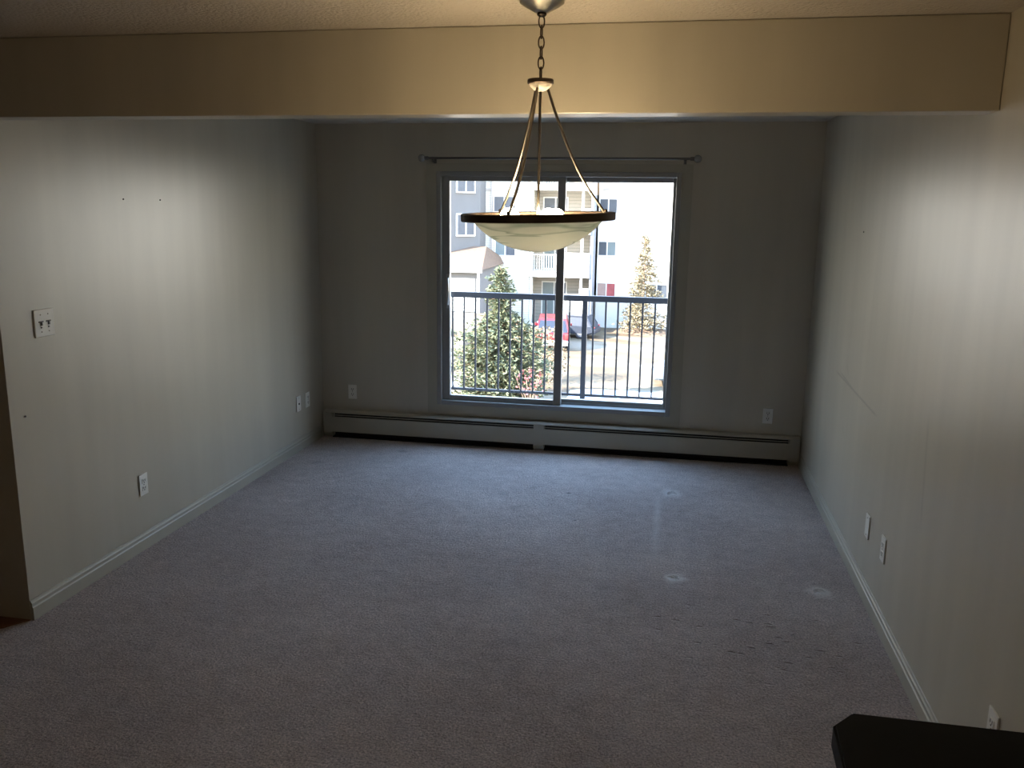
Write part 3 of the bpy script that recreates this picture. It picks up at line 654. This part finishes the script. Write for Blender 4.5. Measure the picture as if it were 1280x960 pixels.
far_window(-7.80, -6.30, .80, 2.58, 51.7, ('b_pane', 'b_pane'), name='patio_door')
far_window(-7.75, -6.30, -1.70, .20, 51.7, ('b_pane_pale', 'b_pane'), name='patio_door')
far_window(-7.80, -6.25, -4.5, -2.42, 51.7, ('b_pane_pale', 'b_pane'), name='patio_door')
far_window(-7.80, -6.30, 3.3, 5.1, 51.7, ('b_pane', 'b_pane'), name='patio_door')
far_window(-4.58, -3.44, 1.58, 2.56, 53, ('b_pane', 'b_pane'))
far_window(-4.58, -3.44, -.92, .02, 53, ('b_pane', 'b_pane_pale'))
far_window(-4.58, -3.38, -3.42, -2.50, 53, ('b_curtain_pink', 'b_curtain_red'))
far_window(-1.62, -.22, -3.42, -2.50, 53, ('b_pane', 'b_pane'))
ap(MB().box(-17, -8.3, 49.95, 49.999, 2.86, 3.0), 'trim_band', M['b_band'])
ap(MB().box(-4.6, 16, 52.95, 52.999, 3.05, 3.12), 'trim_band', M['b_band'])
ap(MB().box(-10.62, -10.54, 49.9, 49.99, G, TOP), 'downspout', M['b_band'])
ap(MB().box(-2.30, -2.25, 52.93, 52.99, .3, TOP), 'downspout', M['b_white'])
# wing windows, turned 45 degrees
for (c0, z0, z1) in ((.98, 2.68, 3.95), (.98, .30, 1.55)):
    f = far_window(-.62, .62, z0, z1, 0, ('b_pane', 'b_pane'))
    f.rotation_euler = (0, 0, math.radians(45)); px_, py_ = -10.9 - c0 * .7071, 48.3 - c0 * .7071
    f.location = (px_ + 6, py_ - 52, -G)
# garage in front of the wing
def gp(mb, name, mt, lab=None):
    o = mb.build(name, mt, apt); o.location = (6, -52, -G)
    if lab: o['label'] = lab
    return o
gx0, gx1, gy0, gy1, ez = -18.0, -10.02, 44.3, 49.95, -1.32
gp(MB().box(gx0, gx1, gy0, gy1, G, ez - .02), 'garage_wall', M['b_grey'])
gp(MB().box(gx1 - .12, gx1 + .02, gy0 - .04, gy0, G, ez - .05), 'corner_trim', M['b_white'])
gp(MB().poly([(gx0, gy0 - .3, ez), (gx1 + .2, gy0 - .3, ez), (gx1 + .2, 51.5, ez), (gx0, 51.5, ez), (gx0, 48.0, -.26), (-10.45, 48.0, -.26)],
             [(0, 1, 5, 4), (1, 2, 5), (2, 3, 4, 5), (3, 0, 4), (3, 2, 1, 0)]), 'garage_roof', M['shingle'], 'tan shingle roof of the low garage')
gp(MB().box(gx0, gx1 + .22, gy0 - .34, gy0 - .30, ez - .14, ez + .02), 'fascia', M['b_white'])
b = MB(); b.box(-16.4, gx1 - .25, gy0 - .05, gy0 - .001, -3.55, -1.80)
for zz in (-3.1, -2.65, -2.2): b.box(-16.4, gx1 - .25, gy0 - .056, gy0 - .05, zz, zz + .03)
gp(b, 'garage_door', M['g_door'])

# ------------------------------------------------------------------ outdoors: trees
def conifer(name, base, height, env, mt, label, seed, n_br=420, tuft=.16, gap=.0, lean=(0, 0), group=None):
    """env(t) -> branch reach at height fraction t (0 bottom .. 1 top)"""
    random.seed(seed)
    t = empty(name, base, label=label, cat='tree', group=group)
    def axis(z): return Vector((lean[0] * (z / height) ** 2, lean[1] * (z / height) ** 2, z))
    tr = MB().tube([axis(height * i / 8) for i in range(9)], [max(.012, .085 * (1 - i / 8.3)) for i in range(9)], 8).build('trunk', M['bark'], t, True)
    V, F = [], []; bv = MB()
    for k in range(n_br):
        f = (k + random.random()) / n_br; f = f ** 1.12
        zz = height * (.05 + .95 * f); R = env(f) * random.uniform(.62, 1.12)
        a = random.uniform(0, 2 * PI); d = Vector((math.cos(a), math.sin(a), 0))
        tip = axis(zz) + d * R + Vector((0, 0, -.10 * R + (.18 if f > .9 else 0))); root = axis(zz * 1.0)
        bv.tube([root, (root + tip) / 2 + Vector((0, 0, .03)), tip], [.014, .010, .004], 4)
        nt_ = max(4, int(R / (tuft * .30)))
        for q in range(nt_):
            u = (q + .5) / nt_
            if u < .18 and R > .4: continue
            p = root.lerp(tip, u) + Vector((random.gauss(0, .10), random.gauss(0, .10), random.gauss(0, .05))) * (.4 + R * .6)
            for _ in range(3):
                dd = (d + Vector((random.uniform(-1, 1), random.uniform(-1, 1), random.uniform(-.5, .9)))).normalized() * tuft * random.uniform(.5, 1.15)
                sd_ = dd.cross(Vector((random.uniform(-1, 1), random.uniform(-1, 1), random.uniform(-1, 1)))).normalized() * tuft * .17
                i0 = len(V); V += [tuple(p - sd_), tuple(p + sd_), tuple(p + dd * .6 + sd_ * .9), tuple(p + dd), tuple(p + dd * .6 - sd_ * .9)]
                F.append((i0, i0 + 1, i0 + 2, i0 + 3, i0 + 4))
    bv.build('branches', M['bark'], t)
    me = bpy.data.meshes.new('needles'); me.from_pydata(V, [], F); me.materials.append(mt)
    o = bpy.data.objects.new('needles', me); C.objects.link(o); o.parent = t
    return t
def bush(name, base, rx, rz_, n, mt, label, seed, parent=None, tuft=.12):
    random.seed(seed); V, F = [], []
    for k in range(n):
        a = random.uniform(0, 2 * PI); r = random.random() ** .5; z_ = random.random()
        p = Vector((rx * r * math.cos(a) * (.55 + .5 * math.sin(PI * z_)), rx * r * math.sin(a) * (.55 + .5 * math.sin(PI * z_)), rz_ * z_))
        dd = Vector((random.uniform(-1, 1), random.uniform(-1, 1), random.uniform(-.6, 1))).normalized() * tuft
        s_ = dd.cross(Vector((random.uniform(-1, 1), random.uniform(-1, 1), random.uniform(-1, 1)))).normalized() * tuft * .35
        i0 = len(V); V += [tuple(p), tuple(p + dd * .5 + s_), tuple(p + dd), tuple(p + dd * .5 - s_)]; F.append((i0, i0 + 1, i0 + 2, i0 + 3))
    t = empty(name, base, label=label, cat='shrub')
    me = bpy.data.meshes.new('leaves'); me.from_pydata(V, [], F); me.materials.append(mt)
    o = bpy.data.objects.new('leaves', me); C.objects.link(o); o.parent = t
    b = MB()
    for k in range(14):
        a = random.uniform(0, 2 * PI); r = random.uniform(.2, .85) * rx
        b.tube([(0, 0, 0), (r * .4 * math.cos(a), r * .4 * math.sin(a), rz_ * .5), (r * math.cos(a), r * math.sin(a), rz_ * random.uniform(.7, .95))], [.02, .014, .006], 5)
    b.build('stems', M['bark'], t)
    return t
def env1(f):
    pts = [(0, 1.35), (.10, 1.65), (.30, 1.85), (.46, 1.75), (.58, 1.30), (.66, .60), (.72, .34), (.80, .62), (.90, .46), (1, .08)]
    for (a, ra), (c, rc) in zip(pts, pts[1:]):
        if a <= f <= c: return ra + (rc - ra) * (f - a) / (c - a)
    return .1
conifer('spruce_tree', (-6.0, 30.5, G), 4.9, env1, M['spruce'], 'large green spruce close behind the balcony railing', 11, n_br=520, tuft=.17, lean=(-.10, 0))
def env2(f): return 1.45 * (1 - f) ** .85 + .08
conifer('spruce_tree', (-1.62, 51.0, G + .1), 5.5, env2, M['spruce_pale'], 'pale sunlit thin spruce in front of the white building at right', 21, n_br=190, tuft=.20)  # needle tones paler than those of the near spruce
bush('shrub', (-5.2, 35.0, G), 1.15, 2.3, 1500, M['shrub'], 'tan leafless looking shrub between the spruce and the red car', 31)
bush('red_twig_shrub', (-4.5, 27.6, G), .62, 1.9, 150, M['redtwig'], 'low shrub with red twigs at the right foot of the spruce', 33)

# ------------------------------------------------------------------ outdoors: cars
def car(base, rz, paint, label, L=4.3, W=1.76, Hh=1.55, lower=None):
    """car points along local +x, wheels on the ground"""
    t = empty('car', base, rz, label=label, cat='car')
    h1 = Hh * .60
    side = [(-L / 2, .32), (-L / 2 - .04, .55), (-L / 2 + .02, h1 * .98), (L / 2 - .95, h1 * 1.0), (L / 2 - .15, h1 * .84), (L / 2, .55), (L / 2 - .03, .28), (-L / 2 + .3, .24)]
    b = MB().prism(side, 1, -W / 2, W / 2)
    bmesh.ops.bevel(b.bm, geom=list(b.bm.edges), offset=.07, segments=3, affect='EDGES')
    b.build('body', paint, t, True)
    top = [(-L / 2 + .10, h1 - .02), (-L / 2 + .40, Hh - .03), (L / 2 - 1.9, Hh), (L / 2 - 1.0, h1 - .02)]
    def taper(dx, dz, w0, w1, zlo=h1 - .02):
        A = [(x_, (w0 if z_ < zlo + .1 else w1), z_) for x_, z_ in top]; Bq = [(x_, -y_, z_) for x_, y_, z_ in A]
        return MB().poly(A + Bq, [(0, 1, 2, 3), (7, 6, 5, 4), (0, 4, 5, 1), (1, 5, 6, 2), (2, 6, 7, 3), (3, 7, 4, 0)])
    b = taper(0, 0, W / 2 - .06, W / 2 - .20); b.build('glasshouse', M['car_glass'], t, True)
    b = MB().prism([(-L / 2 + .38, Hh - .07), (-L / 2 + .42, Hh + .01), (L / 2 - 1.95, Hh + .03), (L / 2 - 1.80, Hh - .05)], 1, -(W / 2 - .18), W / 2 - .18)
    b.build('roof', paint, t, True)
    b = MB()
    for s in (-1, 1):
        for (xa, za, xb, zb_) in ((-L / 2 + .12, h1 - .02, -L / 2 + .42, Hh - .04), (L / 2 - 1.02, h1 - .02, L / 2 - 1.88, Hh - .02), (-.15, h1 - .02, -.22, Hh - .02)):
            b.tube([(xa, s * (W / 2 - .06), za), (xb, s * (W / 2 - .20), zb_)], .045, 6)
    b.build('pillars', paint, t)
    for sx in (-L / 2 + .72, L / 2 - .82):
        for s in (-1, 1):
            wh = MB().lathe([(.22, -.10), (.31, -.10), (.33, -.07), (.33, .07), (.31, .10), (.22, .10)], n=28, closed=True).build('wheel', M['tyre'], t, True)
            wh.matrix_local = Matrix.Translation((sx, s * (W / 2 - .11), .33)) @ Matrix.Rotation(PI / 2, 4, 'X')
            MB().lathe([(0, -.075), (.22, -.085), (.22, .085), (0, .075)], n=20).build('hub_cap', M['hub'], wh, True)
    b = MB().box(-L / 2 - .10, -L / 2 + .08, -W / 2 + .05, W / 2 - .05, .30, .56, .04); b.build('bumper', lower or paint, t, True)
    b = MB().box(L / 2 - .10, L / 2 + .06, -W / 2 + .06, W / 2 - .06, .28, .50, .04); b.build('bumper', lower or paint, t, True)
    for s in (-1, 1):
        MB().box(-L / 2 - .05, -L / 2 + .05, s * (W / 2 - .16) - .09, s * (W / 2 - .16) + .09, .62, h1 - .06, .02).build('tail_lamp', M['tail'], t, True)
        MB().box(L / 2 - .12, L / 2 - .0, s * (W / 2 - .22) - .13, s * (W / 2 - .22) + .13, .58, .70, .02).build('headlamp', M['car_white'], t, True)
        MB().box(L / 2 - 1.45, L / 2 - 1.28, s * (W / 2 + .06) - .07, s * (W / 2 + .06) + .07, h1 - .02, h1 + .12, .02).build('mirror', paint, t, True)
    return t
car((-6.15, 45.2, G), math.radians(97), M['car_red'], 'red car seen from behind beside the window post', Hh=1.62, lower=M['car_white'])
car((-5.95, 48.72, G), math.radians(172), M['car_dark'], 'dark blue car just right of the red car', Hh=1.25, L=3.7, W=1.6)
car((1.60, 36.2, G), math.radians(184), M['car_silver'], 'silver car cut by the right window edge', Hh=1.6)
bush('dark_clump', (-10.75, 40.3, -4.33), .34, .38, 500, M['spruce'], 'tiny leafy clump standing in for a dark blob on the bank in front of the garage', 35)  # leafy stand-in for an unclear dark blob
